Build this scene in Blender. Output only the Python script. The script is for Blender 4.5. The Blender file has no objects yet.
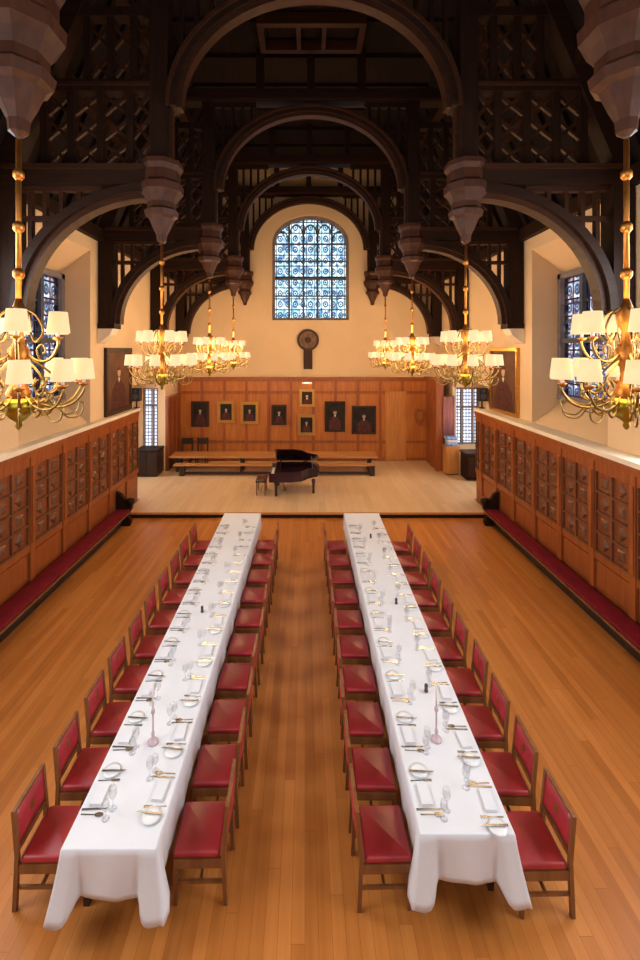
import bpy, math, random
from mathutils import Vector, Matrix
random.seed(7)
S = bpy.context.scene
COL = S.collection
PI = math.pi
XC = .15                      # middle of the hall
WL, WR = -5.25, 5.55          # inner faces of the side walls
YE = 18.6                     # inner face of the end wall
CAMH, F, PX, PY = 4.7, 450.0, 305.0, 350.0
def at(px, py, Y):            # photograph pixel at a given depth -> world point
    return ((px-PX)/F*Y, Y, CAMH-(py-PY)/F*Y)

# ------------------------------------------------------------------ materials
def new_mat(name):
    m = bpy.data.materials.new(name); m.use_nodes = True
    nt = m.node_tree; b = nt.nodes['Principled BSDF']
    return m, nt, b
def ramp(nt, stops):
    r = nt.nodes.new('ShaderNodeValToRGB')
    e = r.color_ramp.elements
    while len(e) < len(stops): e.new(.5)
    for i, (p, c) in enumerate(stops):
        e[i].position = p; e[i].color = (*c, 1)
    return r
def coords(nt, scale=(1,1,1), rot=(0,0,0), kind='Object'):
    t = nt.nodes.new('ShaderNodeTexCoord'); mp = nt.nodes.new('ShaderNodeMapping')
    mp.inputs['Scale'].default_value = scale; mp.inputs['Rotation'].default_value = rot
    nt.links.new(t.outputs[kind], mp.inputs['Vector'])
    return mp.outputs['Vector']
def noise_mat(name, c0, c1, scale=(3,3,3), detail=4, rough=.5, metal=0, bump=0, nscale=1.0, spec=.5, sheen=0):
    m, nt, b = new_mat(name)
    n = nt.nodes.new('ShaderNodeTexNoise'); n.inputs['Scale'].default_value = nscale; n.inputs['Detail'].default_value = detail
    nt.links.new(coords(nt, scale), n.inputs['Vector'])
    r = ramp(nt, [(.3, c0), (.7, c1)])
    nt.links.new(n.outputs['Fac'], r.inputs['Fac']); nt.links.new(r.outputs['Color'], b.inputs['Base Color'])
    b.inputs['Roughness'].default_value = rough; b.inputs['Metallic'].default_value = metal
    b.inputs['Specular IOR Level'].default_value = spec
    if sheen: b.inputs['Sheen Weight'].default_value = sheen
    if bump:
        bp = nt.nodes.new('ShaderNodeBump'); bp.inputs['Strength'].default_value = bump; bp.inputs['Distance'].default_value = .01
        nt.links.new(n.outputs['Fac'], bp.inputs['Height']); nt.links.new(bp.outputs['Normal'], b.inputs['Normal'])
    return m
def wood(name, c0, c1, axis=2, rough=.4, spec=.5):
    sc = [14, 14, 14]; sc[axis] = 1.2
    return noise_mat(name, c0, c1, tuple(sc), 5, rough, 0, .12, 1.0, spec)

M = {}
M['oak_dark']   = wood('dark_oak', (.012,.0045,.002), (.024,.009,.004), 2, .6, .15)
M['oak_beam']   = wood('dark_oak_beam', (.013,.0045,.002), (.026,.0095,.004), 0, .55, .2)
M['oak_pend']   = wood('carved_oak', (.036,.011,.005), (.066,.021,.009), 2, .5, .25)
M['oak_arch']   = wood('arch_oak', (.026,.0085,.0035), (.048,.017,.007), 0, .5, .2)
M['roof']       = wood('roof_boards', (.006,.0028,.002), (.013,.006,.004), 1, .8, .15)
M['panel']      = wood('panel_oak', (.21,.050,.010), (.33,.088,.018), 2, .38)
M['panel_in']   = wood('carved_panel_oak', (.10,.035,.014), (.18,.068,.028), 2, .45)
M['panel_low']  = wood('lower_panel_oak', (.17,.038,.009), (.26,.064,.014), 2, .4)
M['end_panel']  = wood('end_panel_oak', (.34,.095,.012), (.48,.155,.024), 2, .4)
M['end_panel2'] = wood('end_door_oak', (.42,.155,.03), (.54,.22,.055), 2, .4)
M['chair_wood'] = wood('chair_beech', (.13,.047,.015), (.23,.088,.03), 2, .3)
M['table_wood'] = wood('table_oak', (.42,.17,.045), (.55,.24,.075), 0, .35)
M['dark_wood']  = wood('black_wood', (.012,.007,.006), (.03,.016,.012), 2, .35)
M['piano']      = noise_mat('piano_lacquer', (.020,.007,.010), (.034,.012,.018), (2,2,2), 3, .22)
M['plaster']    = noise_mat('cream_plaster', (.62,.425,.24), (.68,.475,.28), (.8,.8,.8), 5, .8)
M['stone']      = noise_mat('pale_stone', (.66,.54,.39), (.74,.62,.46), (2,2,2), 5, .7)
M['ledge']      = noise_mat('ledge_paint', (.74,.62,.47), (.82,.71,.55), (2,2,2), 4, .5)
M['leather']    = noise_mat('crimson_leather', (.25,.013,.018), (.36,.022,.028), (5,5,5), 5, .38, 0, .1)
M['cushion']    = noise_mat('crimson_cushion', (.125,.002,.008), (.18,.004,.012), (6,6,6), 4, .8, 0, .1, spec=.2)
M['linen']      = noise_mat('white_linen', (.60,.595,.625), (.64,.635,.66), (2,2,2), 3, .8)
M['china']      = noise_mat('white_china', (.62,.62,.63), (.68,.68,.69), (2,2,2), 2, .15)
M['steel']      = noise_mat('cutlery_steel', (.30,.30,.31), (.42,.42,.43), (9,9,9), 2, .25, 1)
M['brass']      = noise_mat('brass', (.42,.155,.032), (.60,.26,.06), (8,8,8), 3, .45, 1)
M['brass_dark'] = noise_mat('aged_brass', (.20,.13,.045), (.34,.22,.07), (8,8,8), 3, .35, 1)
M['brass_bowl'] = noise_mat('green_brass', (.34,.27,.03), (.48,.37,.05), (5,5,5), 3, .3, 1)
M['gold']       = noise_mat('gilt_frame', (.52,.27,.06), (.70,.40,.11), (20,20,20), 4, .35, 1)
M['frame_dark'] = wood('dark_frame', (.035,.017,.01), (.065,.03,.018), 2, .5, .15)
M['canvas_dark']= noise_mat('portrait_ground', (.010,.009,.009), (.035,.026,.02), (3,3,3), 5, .6, spec=.12)
M['canvas_brown']=noise_mat('brown_canvas', (.08,.035,.018), (.16,.07,.035), (2,2,2), 5, .6, spec=.12)
M['skin_paint'] = noise_mat('painted_face', (.42,.24,.15), (.55,.33,.22), (9,9,9), 3, .5)
M['robe_paint'] = noise_mat('painted_robe', (.05,.018,.014), (.11,.035,.028), (9,9,9), 3, .6, spec=.12)
M['white_paint']= noise_mat('painted_collar', (.5,.48,.44), (.65,.62,.57), (9,9,9), 3, .5)
M['black']      = noise_mat('black_plastic', (.012,.012,.014), (.022,.022,.025), (9,9,9), 2, .5)
M['iron']       = noise_mat('window_iron', (.05,.055,.075), (.08,.085,.11), (9,9,9), 2, .6)
M['mullion']    = noise_mat('window_stone', (.16,.13,.13), (.23,.19,.18), (5,5,5), 3, .7)
M['blue_cloth'] = noise_mat('blue_cloth', (.10,.16,.38), (.35,.42,.62), (12,12,12), 2, .8)
M['pink_cloth'] = noise_mat('dusky_pink_cloth', (.36,.14,.15), (.50,.23,.22), (40,2,1), 2, .85)
M['white_wax']  = noise_mat('white_wax', (.80,.74,.74), (.86,.80,.80), (5,5,5), 2, .4)
M['pepper']     = noise_mat('dark_glass_pot', (.05,.02,.035), (.10,.045,.06), (9,9,9), 2, .2)
M['candle_glass']=noise_mat('pinkish_glass', (.42,.30,.33), (.55,.42,.45), (9,9,9), 2, .15)
M['keys']       = noise_mat('ivory_keys', (.7,.66,.58), (.76,.72,.64), (9,9,9), 2, .3)
M['roundel']    = noise_mat('roundel_face', (.10,.055,.03), (.22,.13,.075), (7,7,7), 3, .6, spec=.12)

# floor planks running down the hall
def floor_mat(name, dark, mid, light, pw=.11, pl=2.2, rough=.33):
    m, nt, b = new_mat(name); L = nt.links.new
    br = nt.nodes.new('ShaderNodeTexBrick')
    br.offset = .37; br.inputs['Scale'].default_value = 1
    br.inputs['Brick Width'].default_value = pl; br.inputs['Row Height'].default_value = pw
    br.inputs['Mortar Size'].default_value = .002; br.inputs['Mortar Smooth'].default_value = .4
    br.inputs['Color1'].default_value = (0,0,0,1); br.inputs['Color2'].default_value = (1,1,1,1); br.inputs['Mortar'].default_value = (.3,.3,.3,1)
    br.offset = 0
    tc = nt.nodes.new('ShaderNodeTexCoord'); sp = nt.nodes.new('ShaderNodeSeparateXYZ'); L(tc.outputs['Object'], sp.inputs[0])
    def mth(op, a, bb=None):
        n = nt.nodes.new('ShaderNodeMath'); n.operation = op
        for i, v in enumerate((a, bb)):
            if v is None: continue
            if isinstance(v, (int, float)): n.inputs[i].default_value = v
            else: L(v, n.inputs[i])
        return n.outputs[0]
    row = mth('FLOOR', mth('DIVIDE', sp.outputs['X'], pw))
    jig = mth('MULTIPLY', mth('FRACT', mth('MULTIPLY', row, .61803)), pl)
    cb = nt.nodes.new('ShaderNodeCombineXYZ'); L(mth('ADD', sp.outputs['Y'], jig), cb.inputs[0]); L(sp.outputs['X'], cb.inputs[1])
    L(cb.outputs[0], br.inputs['Vector'])
    n = nt.nodes.new('ShaderNodeTexNoise'); n.inputs['Scale'].default_value = 1; n.inputs['Detail'].default_value = 6
    L(coords(nt, (16, .9, 1)), n.inputs['Vector'])
    n2 = nt.nodes.new('ShaderNodeTexNoise'); n2.inputs['Scale'].default_value = .8; n2.inputs['Detail'].default_value = 3
    L(coords(nt, (1.2, .5, 1)), n2.inputs['Vector'])
    a = nt.nodes.new('ShaderNodeMath'); a.operation = 'MULTIPLY_ADD'; a.inputs[1].default_value = .30
    L(br.outputs['Color'], a.inputs[0]); 
    s = nt.nodes.new('ShaderNodeMath'); s.operation = 'MULTIPLY_ADD'; s.inputs[1].default_value = .45
    L(n.outputs['Fac'], s.inputs[0])
    s2 = nt.nodes.new('ShaderNodeMath'); s2.operation = 'MULTIPLY'; s2.inputs[1].default_value = .40
    L(n2.outputs['Fac'], s2.inputs[0]); L(s2.outputs[0], s.inputs[2]); L(s.outputs[0], a.inputs[2])
    r = ramp(nt, [(.3, dark), (.55, mid), (.85, light)])
    L(a.outputs[0], r.inputs['Fac'])
    mx = nt.nodes.new('ShaderNodeMix'); mx.data_type = 'RGBA'; mx.inputs['B'].default_value = (dark[0]*.8, dark[1]*.75, dark[2]*.75, 1)
    L(br.outputs['Fac'], mx.inputs['Factor']); L(r.outputs['Color'], mx.inputs['A'])
    L(mx.outputs['Result'], b.inputs['Base Color'])
    b.inputs['Roughness'].default_value = rough
    b.inputs['Specular IOR Level'].default_value = .4
    bp = nt.nodes.new('ShaderNodeBump'); bp.inputs['Strength'].default_value = .05
    L(n.outputs['Fac'], bp.inputs['Height']); L(bp.outputs['Normal'], b.inputs['Normal'])
    return m
M['floor'] = floor_mat('oak_floor', (.32,.100,.018), (.44,.150,.030), (.55,.205,.048))
M['dais']  = floor_mat('pale_dais_floor', (.54,.34,.18), (.61,.40,.22), (.68,.47,.28), .2, 2.0, .35)

def shade_mat():
    m, nt, b = new_mat('lit_lamp_shade')
    n = nt.nodes.new('ShaderNodeTexNoise'); n.inputs['Scale'].default_value = 6
    nt.links.new(coords(nt, (1,1,1)), n.inputs['Vector'])
    r = ramp(nt, [(.3, (1.0,.70,.34)), (.7, (1.0,.78,.44))])
    nt.links.new(n.outputs['Fac'], r.inputs['Fac'])
    nt.links.new(r.outputs['Color'], b.inputs['Emission Color']); b.inputs['Emission Strength'].default_value = 1.0
    b.inputs['Base Color'].default_value = (.16,.11,.05,1); b.inputs['Roughness'].default_value = .8
    return m
M['shade'] = shade_mat()

def clear_glass():
    m, nt, b = new_mat('clear_glass'); out = nt.nodes['Material Output']
    t = nt.nodes.new('ShaderNodeBsdfTransparent'); g = nt.nodes.new('ShaderNodeBsdfGlossy'); g.inputs['Roughness'].default_value = .05
    t.inputs['Color'].default_value = (.955,.955,.96,1)
    lw = nt.nodes.new('ShaderNodeLayerWeight'); lw.inputs['Blend'].default_value = .25
    f = nt.nodes.new('ShaderNodeMath'); f.operation = 'MULTIPLY'; f.inputs[1].default_value = .35; nt.links.new(lw.outputs['Facing'], f.inputs[0])
    mx = nt.nodes.new('ShaderNodeMixShader')
    nt.links.new(f.outputs[0], mx.inputs['Fac']); nt.links.new(t.outputs[0], mx.inputs[1]); nt.links.new(g.outputs[0], mx.inputs[2])
    nt.links.new(mx.outputs[0], out.inputs['Surface']); return m
M['glass'] = clear_glass()

def stained(name, cw, ch, cols, lead=.06, motif=True, haxis='X', off=(0,0), diamond=False):
    """leaded / stained glass: cells cw x ch, tinted transparent panes with opaque leads and a round motif in each cell"""
    m, nt, b = new_mat(name); L = nt.links.new; out = nt.nodes['Material Output']
    tc = nt.nodes.new('ShaderNodeTexCoord'); sp = nt.nodes.new('ShaderNodeSeparateXYZ'); L(tc.outputs['Object'], sp.inputs[0])
    def mth(op, a, bb=None):
        n = nt.nodes.new('ShaderNodeMath'); n.operation = op
        for i, v in enumerate((a, bb)):
            if v is None: continue
            if isinstance(v, (int, float)): n.inputs[i].default_value = v
            else: L(v, n.inputs[i])
        return n.outputs[0]
    u = mth('DIVIDE', mth('SUBTRACT', sp.outputs[haxis], off[0]), cw); v = mth('DIVIDE', mth('SUBTRACT', sp.outputs['Z'], off[1]), ch)
    if diamond:
        u, v = mth('ADD', u, v), mth('SUBTRACT', u, v)
    fu, fv = mth('FRACT', u), mth('FRACT', v)
    du, dv = mth('ABSOLUTE', mth('SUBTRACT', fu, .5)), mth('ABSOLUTE', mth('SUBTRACT', fv, .5))
    edge = mth('MAXIMUM', du, dv)
    leadf = mth('GREATER_THAN', edge, .5-lead)
    n = nt.nodes.new('ShaderNodeTexVoronoi'); n.inputs['Scale'].default_value = 7.5
    L(tc.outputs['Object'], n.inputs['Vector'])
    sc = nt.nodes.new('ShaderNodeSeparateColor'); L(n.outputs['Color'], sc.inputs[0])
    k = len(cols); r = ramp(nt, [(i/k, c) for i, c in enumerate(cols)]); r.color_ramp.interpolation = 'CONSTANT'
    L(sc.outputs[0], r.inputs['Fac'])
    col = r.outputs['Color']
    if motif:
        d = mth('SQRT', mth('ADD', mth('POWER', mth('MULTIPLY', du, cw), 2), mth('POWER', mth('MULTIPLY', dv, ch*.8), 2)))
        ring = mth('LESS_THAN', mth('ABSOLUTE', mth('SUBTRACT', d, cw*.27)), cw*.085)
        core = mth('LESS_THAN', d, cw*.12)
        mot = mth('MAXIMUM', ring, core)
        mm = nt.nodes.new('ShaderNodeMix'); mm.data_type = 'RGBA'; mm.inputs['B'].default_value = (.14,.17,.22,1)
        L(mth('MULTIPLY', mot, .75), mm.inputs['Factor']); L(col, mm.inputs['A']); col = mm.outputs['Result']
    t = nt.nodes.new('ShaderNodeBsdfTransparent'); L(col, t.inputs['Color'])
    dk = nt.nodes.new('ShaderNodeBsdfDiffuse'); dk.inputs['Color'].default_value = (.03,.03,.04,1)
    mx = nt.nodes.new('ShaderNodeMixShader'); L(leadf, mx.inputs['Fac']); L(t.outputs[0], mx.inputs[1]); L(dk.outputs[0], mx.inputs[2])
    L(mx.outputs[0], out.inputs['Surface']); return m
M['glass_end']  = stained('stained_glass', .318, .46, [(.70,.84,.88),(.95,.97,.96),(.42,.56,.70),(.85,.92,.93),(.60,.78,.82)], .05, True, 'X', (-.16,-.01))
M['glass_side'] = stained('side_leaded_glass', .30, .40, [(.66,.66,.72),(.34,.30,.40),(.88,.86,.86),(.60,.46,.46),(.50,.52,.60)], .05, True, 'Y')
M['glass_lead'] = stained('clear_leaded_glass', .11, .13, [(.80,.80,.86),(.88,.88,.92),(.84,.80,.86)], .10, False, 'X')

# ------------------------------------------------------------------ mesh builder
class MB:
    def __init__(s): s.v = []; s.f = []; s.m = []; s.sm = []; s.mats = []; s.cur = 0; s.smooth = False
    def mat(s, key):
        if key not in s.mats: s.mats.append(key)
        s.cur = s.mats.index(key); return s
    def sh(s, b): s.smooth = b; return s
    def add(s, vs, fs):
        o = len(s.v); s.v += [tuple(p) for p in vs]
        for f in fs: s.f.append([i+o for i in f]); s.m.append(s.cur); s.sm.append(s.smooth)
        return s
    def box(s, x0, x1, y0, y1, z0, z1):
        if x0 > x1: x0, x1 = x1, x0
        if y0 > y1: y0, y1 = y1, y0
        return s.add([(x0,y0,z0),(x1,y0,z0),(x1,y1,z0),(x0,y1,z0),(x0,y0,z1),(x1,y0,z1),(x1,y1,z1),(x0,y1,z1)],
                     [(0,3,2,1),(4,5,6,7),(0,1,5,4),(1,2,6,5),(2,3,7,6),(3,0,4,7)])
    def rbox(s, x0, x1, y0, y1, z0, z1, r=.02):          # soft cushion: bevelled box with a slightly crowned top
        rings = [(r, z0), (0, z0+r), (0, z1-r), (r*.35, z1-r*.3), (r, z1)]
        vs = []; n = 5
        pts = []
        for cx, cy, a0 in ((1,1,0),(0,1,90),(0,0,180),(1,0,270)):
            for k in range(n): pts.append((cx, cy, math.radians(a0+90*k/(n-1))))
        R = r*1.3
        for ins, z in rings:
            for cx, cy, a in pts:
                bx = (x1-R) if cx else (x0+R); by = (y1-R) if cy else (y0+R)
                vs.append((bx+(R-ins)*math.cos(a), by+(R-ins)*math.sin(a), z))
        k = len(pts); fs = []
        for i in range(len(rings)-1):
            for j in range(k): fs.append((i*k+j, i*k+(j+1)%k, (i+1)*k+(j+1)%k, (i+1)*k+j))
        fs.append(tuple(range(k-1,-1,-1))); fs.append(tuple(range((len(rings)-1)*k, len(rings)*k)))
        return s.add(vs, fs)
    def lathe(s, prof, cx=0, cy=0, n=12, rot=0):
        vs = []; fs = []
        for r, z in prof:
            for k in range(n):
                a = rot+2*PI*k/n; vs.append((cx+r*math.cos(a), cy+r*math.sin(a), z))
        for i in range(len(prof)-1):
            for k in range(n): fs.append((i*n+k, i*n+(k+1)%n, (i+1)*n+(k+1)%n, (i+1)*n+k))
        fs.append(tuple(range(n-1,-1,-1))); fs.append(tuple(range((len(prof)-1)*n, len(prof)*n)))
        return s.add(vs, fs)
    def tube(s, pts, r, n=8):
        pts = [Vector(p) for p in pts]; rs = r if isinstance(r, (list, tuple)) else [r]*len(pts)
        vs = []; fs = []; prev = None
        for i, p in enumerate(pts):
            t = (pts[min(i+1, len(pts)-1)]-pts[max(i-1, 0)]).normalized()
            if prev is None:
                u = t.orthogonal().normalized()
            else:
                u = (prev - t*prev.dot(t)).normalized()
            prev = u; w = t.cross(u)
            for k in range(n):
                a = 2*PI*k/n; vs.append(p+(u*math.cos(a)+w*math.sin(a))*rs[i])
        for i in range(len(pts)-1):
            for k in range(n): fs.append((i*n+k, i*n+(k+1)%n, (i+1)*n+(k+1)%n, (i+1)*n+k))
        fs.append(tuple(range(n-1,-1,-1))); fs.append(tuple(range((len(pts)-1)*n, len(pts)*n)))
        return s.add(vs, fs)
    def bar(s, p, q, wx, wy, up=(0,1,0)):                # rectangular bar from p to q; wy measured along up
        p, q = Vector(p), Vector(q); t = (q-p).normalized(); u = Vector(up); u = (u-t*u.dot(t)).normalized(); w = t.cross(u)
        vs = []
        for c in (p, q):
            for a, b in ((-1,-1),(1,-1),(1,1),(-1,1)): vs.append(c+w*a*wx/2+u*b*wy/2)
        return s.add(vs, [(3,2,1,0),(4,5,6,7),(0,1,5,4),(1,2,6,5),(2,3,7,6),(3,0,4,7)])
    def prism(s, poly, axis, a, b):                      # 2D polygon extruded along an axis (0: YZ poly, 1: XZ poly, 2: XY poly)
        def P(u, v, w): return (w,u,v) if axis == 0 else (u,w,v) if axis == 1 else (u,v,w)
        n = len(poly); vs = [P(u,v,a) for u,v in poly]+[P(u,v,b) for u,v in poly]
        fs = [tuple(range(n)), tuple(range(2*n-1, n-1, -1))]+[(i, (i+1)%n+0, (i+1)%n+n, i+n) for i in range(n)]
        return s.add(vs, fs)
    def arc(s, cx, cz, rx, rz, th, a0, a1, y0, y1, n=20): # elliptic arch ring in the XZ plane
        vs = []
        for i in range(n+1):
            a = a0+(a1-a0)*i/n; c, sn = math.cos(a), math.sin(a)
            for rr, y in ((0,y0),(th,y0),(th,y1),(0,y1)):
                vs.append((cx+(rx+rr)*c, y, cz+(rz+rr)*sn))
        fs = [(0,1,2,3), (n*4+3,n*4+2,n*4+1,n*4)]
        for i in range(n):
            for k in range(4): fs.append((i*4+k, i*4+(k+1)%4, (i+1)*4+(k+1)%4, (i+1)*4+k))
        return s.add(vs, fs)
    def mesh(s, name):
        me = bpy.data.meshes.new(name); me.from_pydata(s.v, [], s.f)
        for k in s.mats: me.materials.append(M[k])
        me.polygons.foreach_set('material_index', s.m); me.polygons.foreach_set('use_smooth', s.sm)
        import bmesh
        bm = bmesh.new(); bm.from_mesh(me); bmesh.ops.recalc_face_normals(bm, faces=bm.faces); bm.to_mesh(me); bm.free()
        me.update(); return me
    def build(s, name, parent=None, loc=(0,0,0), rz=0):
        o = bpy.data.objects.new(name, s.mesh(name)); COL.objects.link(o)
        o.location = loc; o.rotation_euler = (0,0,rz)
        if parent: o.parent = parent
        return o
def mb(key=None, smooth=False):
    b = MB(); b.smooth = smooth
    if key: b.mat(key)
    return b
def tag(o, label, cat, group=None, kind=None):
    o['label'] = label; o['category'] = cat
    if group: o['group'] = group
    if kind: o['kind'] = kind
    return o
def empty(name, loc, label, cat, group=None, rz=0):
    o = bpy.data.objects.new(name, None); COL.objects.link(o); o.empty_display_size = .1
    o.location = loc; o.rotation_euler = (0,0,rz); return tag(o, label, cat, group)
def structure(o, label=None, cat=None):
    o['kind'] = 'structure'
    if label: o['label'] = label; o['category'] = cat
    return o
KIDS = {}
def kids(o):
    return [c for c in bpy.data.objects if c.parent == o]
def dup(o, tree, loc, rz, label, group=None):            # copy of a thing with its parts and sub-parts
    r = o.copy(); COL.objects.link(r); r.location = loc; r.rotation_euler = (0,0,rz); r['label'] = label
    if group: r['group'] = group
    def rec(nodes, par):
        for c, sub in nodes:
            d = c.copy(); COL.objects.link(d); d.parent = par; rec(sub, d)
    rec(tree, r); return r
def tree_of(o): return [(c, tree_of(c)) for c in kids(o)]
ORD = ['first','second','third','fourth','fifth','sixth','seventh','eighth','ninth','tenth','eleventh']

# ------------------------------------------------------------------ room shell
structure(mb('floor').box(-6.1, 6.4, -4, 12.62, -.12, 0).build('floor'), 'orange brown oak plank floor of the hall', 'floor')
b = mb('dais')
b.prism([(-5.04,12.62),(5.16,12.62),(5.16,13.78),(7.1,13.78),(7.1,YE),(-6.9,YE),(-6.9,13.78),(-5.04,13.78)], 2, -.12, .15)
structure(b.build('floor_dais'), 'pale raised dais floor at the far end', 'floor')
b = mb('end_panel2').box(-5.03, 5.15, 12.56, 12.62, .105, .152).mat('oak_dark').box(-5.03, 5.15, 12.585, 12.62, 0, .112)
structure(b.build('trim_1'), 'wooden step edge along the front of the dais', 'trim')

H_LEDGE, H_WALL = 2.90, 7.75
OPEN = [(.55,3.30), (4.40,7.15), (8.25,11.0)]
def side_wall(name, xi, s):
    """xi: inner face, s: outward sign"""
    xo = xi+s*.8; b = mb('plaster')
    b.box(xi, xo, -4, 13.75, 0, H_LEDGE)
    ys = [-4.0]+[v for p in OPEN for v in p]+[YE]
    for i in range(0, len(ys)-2, 2): b.box(xi, xo, ys[i], ys[i+1], H_LEDGE, H_WALL)
    b.box(xi, xo, 11.0, 13.75, H_LEDGE, H_WALL); b.box(xi, xo, 13.75, 16.9, 3.6, H_WALL); b.box(xi, xo, 16.9, YE, 3.6, H_WALL); b.box(xi, xi+s*.1, 16.9, YE, 0, 3.6)
    for a, c in OPEN:
        b.prism([(xi,7.15),(xo,6.55),(xo,H_WALL),(xi,H_WALL)], 1, a, c)          # lintel with a sloping soffit
        b.prism([(xi,H_LEDGE),(xo,H_LEDGE),(xo,3.5)], 1, a, c)                    # sloping sill
    # recess beside the dais
    b.box(xo+s*.55, xo+s*.75, 13.55, 17.1, -.1, 3.75); b.box(xo, xo+s*.75, 13.55, 13.75, -.1, 3.75)
    b.box(xo, xo+s*.75, 13.55, 17.3, 3.6, 3.75)
    return b
b = side_wall('wall_left', WL, -1)
b.box(-6.6, -6.10, 16.9, 17.1, 0, 3.6); b.box(-6.10, -5.52, 16.9, 17.1, 0, .95); b.box(-6.10, -5.52, 16.9, 17.1, 3.27, 3.6); b.box(-5.52, WL-.1, 16.9, 17.1, 0, 3.6)
structure(b.build('wall_left'), 'cream plaster left wall with deep window bays', 'wall')
b = side_wall('wall_right', WR, 1)
b.box(6.55, 6.9, 16.9, 17.1, 0, 3.6); b.box(5.62, 6.55, 16.9, 17.1, 0, 1.15); b.box(5.62, 6.55, 16.9, 17.1, 3.3, 3.6); b.box(WR+.1, 5.68, 16.9, 17.1, 0, 3.6)
structure(b.build('wall_right'), 'cream plaster right wall with deep window bays', 'wall')

# end wall with an arched opening
EX0, EX1, EZ0, EZS, EZT = -1.36, 1.82, 5.94, 9.15, 10.30
ECX = (EX0+EX1)/2; ERX = (EX1-EX0)/2; ERZ = EZT-EZS
b = mb('plaster'); T0, T1 = YE, YE+.6
b.box(-5.4, EX0, T0, T1, -.12, 3.6); b.box(EX1, 5.7, T0, T1, -.12, 3.6); b.box(-6.2, EX0, T0, T1, 3.6, 13); b.box(EX1, 6.5, T0, T1, 3.6, 13); b.box(EX0, EX1, T0, T1, -.12, EZ0)
N = 24
for i in range(N):
    a0, a1 = PI-PI*i/N, PI-PI*(i+1)/N
    b.prism([(ECX+ERX*math.cos(a0), EZS+ERZ*math.sin(a0)), (ECX+ERX*math.cos(a1), EZS+ERZ*math.sin(a1)),
             (ECX+ERX*math.cos(a1), 13), (ECX+ERX*math.cos(a0), 13)], 1, T0, T1)
structure(b.build('wall_end'), 'cream plaster end wall behind the dais', 'wall')

# rear wall behind the camera; its big opening is added to let light in
b = mb('plaster')
b.box(-6.1, -3.2, -4.3, -4, 0, 13); b.box(3.5, 6.4, -4.3, -4, 0, 13); b.box(-3.2, 3.5, -4.3, -4, 0, 4.2); b.box(-3.2, 3.5, -4.3, -4, 10.2, 13)
structure(b.build('wall_rear'), 'cream rear wall with a tall opening added for light', 'wall')

# roof: steep boarded slopes, flat crown, common rafters
RH0, RH1, RK = 7.7, 12.4, .43
def rx(h): return 5.4-(h-RH0)*RK
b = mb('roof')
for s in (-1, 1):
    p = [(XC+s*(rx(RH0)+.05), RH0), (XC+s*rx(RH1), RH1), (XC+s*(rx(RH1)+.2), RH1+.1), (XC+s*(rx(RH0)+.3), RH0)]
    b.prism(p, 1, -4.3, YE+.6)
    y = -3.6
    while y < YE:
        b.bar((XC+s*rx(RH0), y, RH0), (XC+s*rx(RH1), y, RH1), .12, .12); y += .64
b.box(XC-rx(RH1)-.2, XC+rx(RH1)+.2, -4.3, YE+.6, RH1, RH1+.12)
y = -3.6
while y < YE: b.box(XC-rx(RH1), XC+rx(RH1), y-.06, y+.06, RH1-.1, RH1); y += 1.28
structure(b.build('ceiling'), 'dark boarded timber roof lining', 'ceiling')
b = mb('oak_arch')
for x0, x1, y0, y1 in ((-1.1,1.4,10.2,10.34),(-1.1,1.4,11.1,11.24),(-1.1,-.96,10.34,11.1),(1.26,1.4,10.34,11.1),(-.2,-.1,10.34,11.1),(.4,.5,10.34,11.1)):
    b.box(x0, x1, y0, y1, 12.1, 12.36)
structure(b.build('trim_2'), 'moulded coffer frame on the crown of the roof', 'trim')
for i, (x, z, w, h) in enumerate(((XC-rx(11.5)+.1, 11.35, .26, .3),(XC+rx(11.5)-.1, 11.35, .26, .3),(XC-rx(9.6)+.1, 9.5, .2, .24),(XC+rx(9.6)-.1, 9.5, .2, .24))):
    bb = mb('oak_beam').box(x-w/2, x+w/2, -3.9, YE, z, z+h).build('roof_purlin')
    tag(bb, 'dark timber %s purlin running along the %s roof slope' % ('upper' if z > 10.5 else 'lower', 'left' if x < 0 else 'right'), 'roof beam', 'long purlins of the roof')
for i, (xi, s) in enumerate(((WL,1),(WR,-1))):
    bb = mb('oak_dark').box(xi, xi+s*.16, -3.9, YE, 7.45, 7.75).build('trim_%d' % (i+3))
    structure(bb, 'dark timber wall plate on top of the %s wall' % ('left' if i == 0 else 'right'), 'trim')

# stone ledges over the panelling
PL, PR = -5.08, 5.20
structure(mb('ledge').box(WL-.02, PL+.05, 3.2, 13.74, 2.85, 2.935).build('trim_5'), 'cream stone ledge above the left panelling', 'trim')
structure(mb('ledge').box(PR-.05, WR+.02, 3.2, 13.74, 2.85, 2.935).build('trim_6'), 'cream stone ledge above the right panelling', 'trim')

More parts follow.
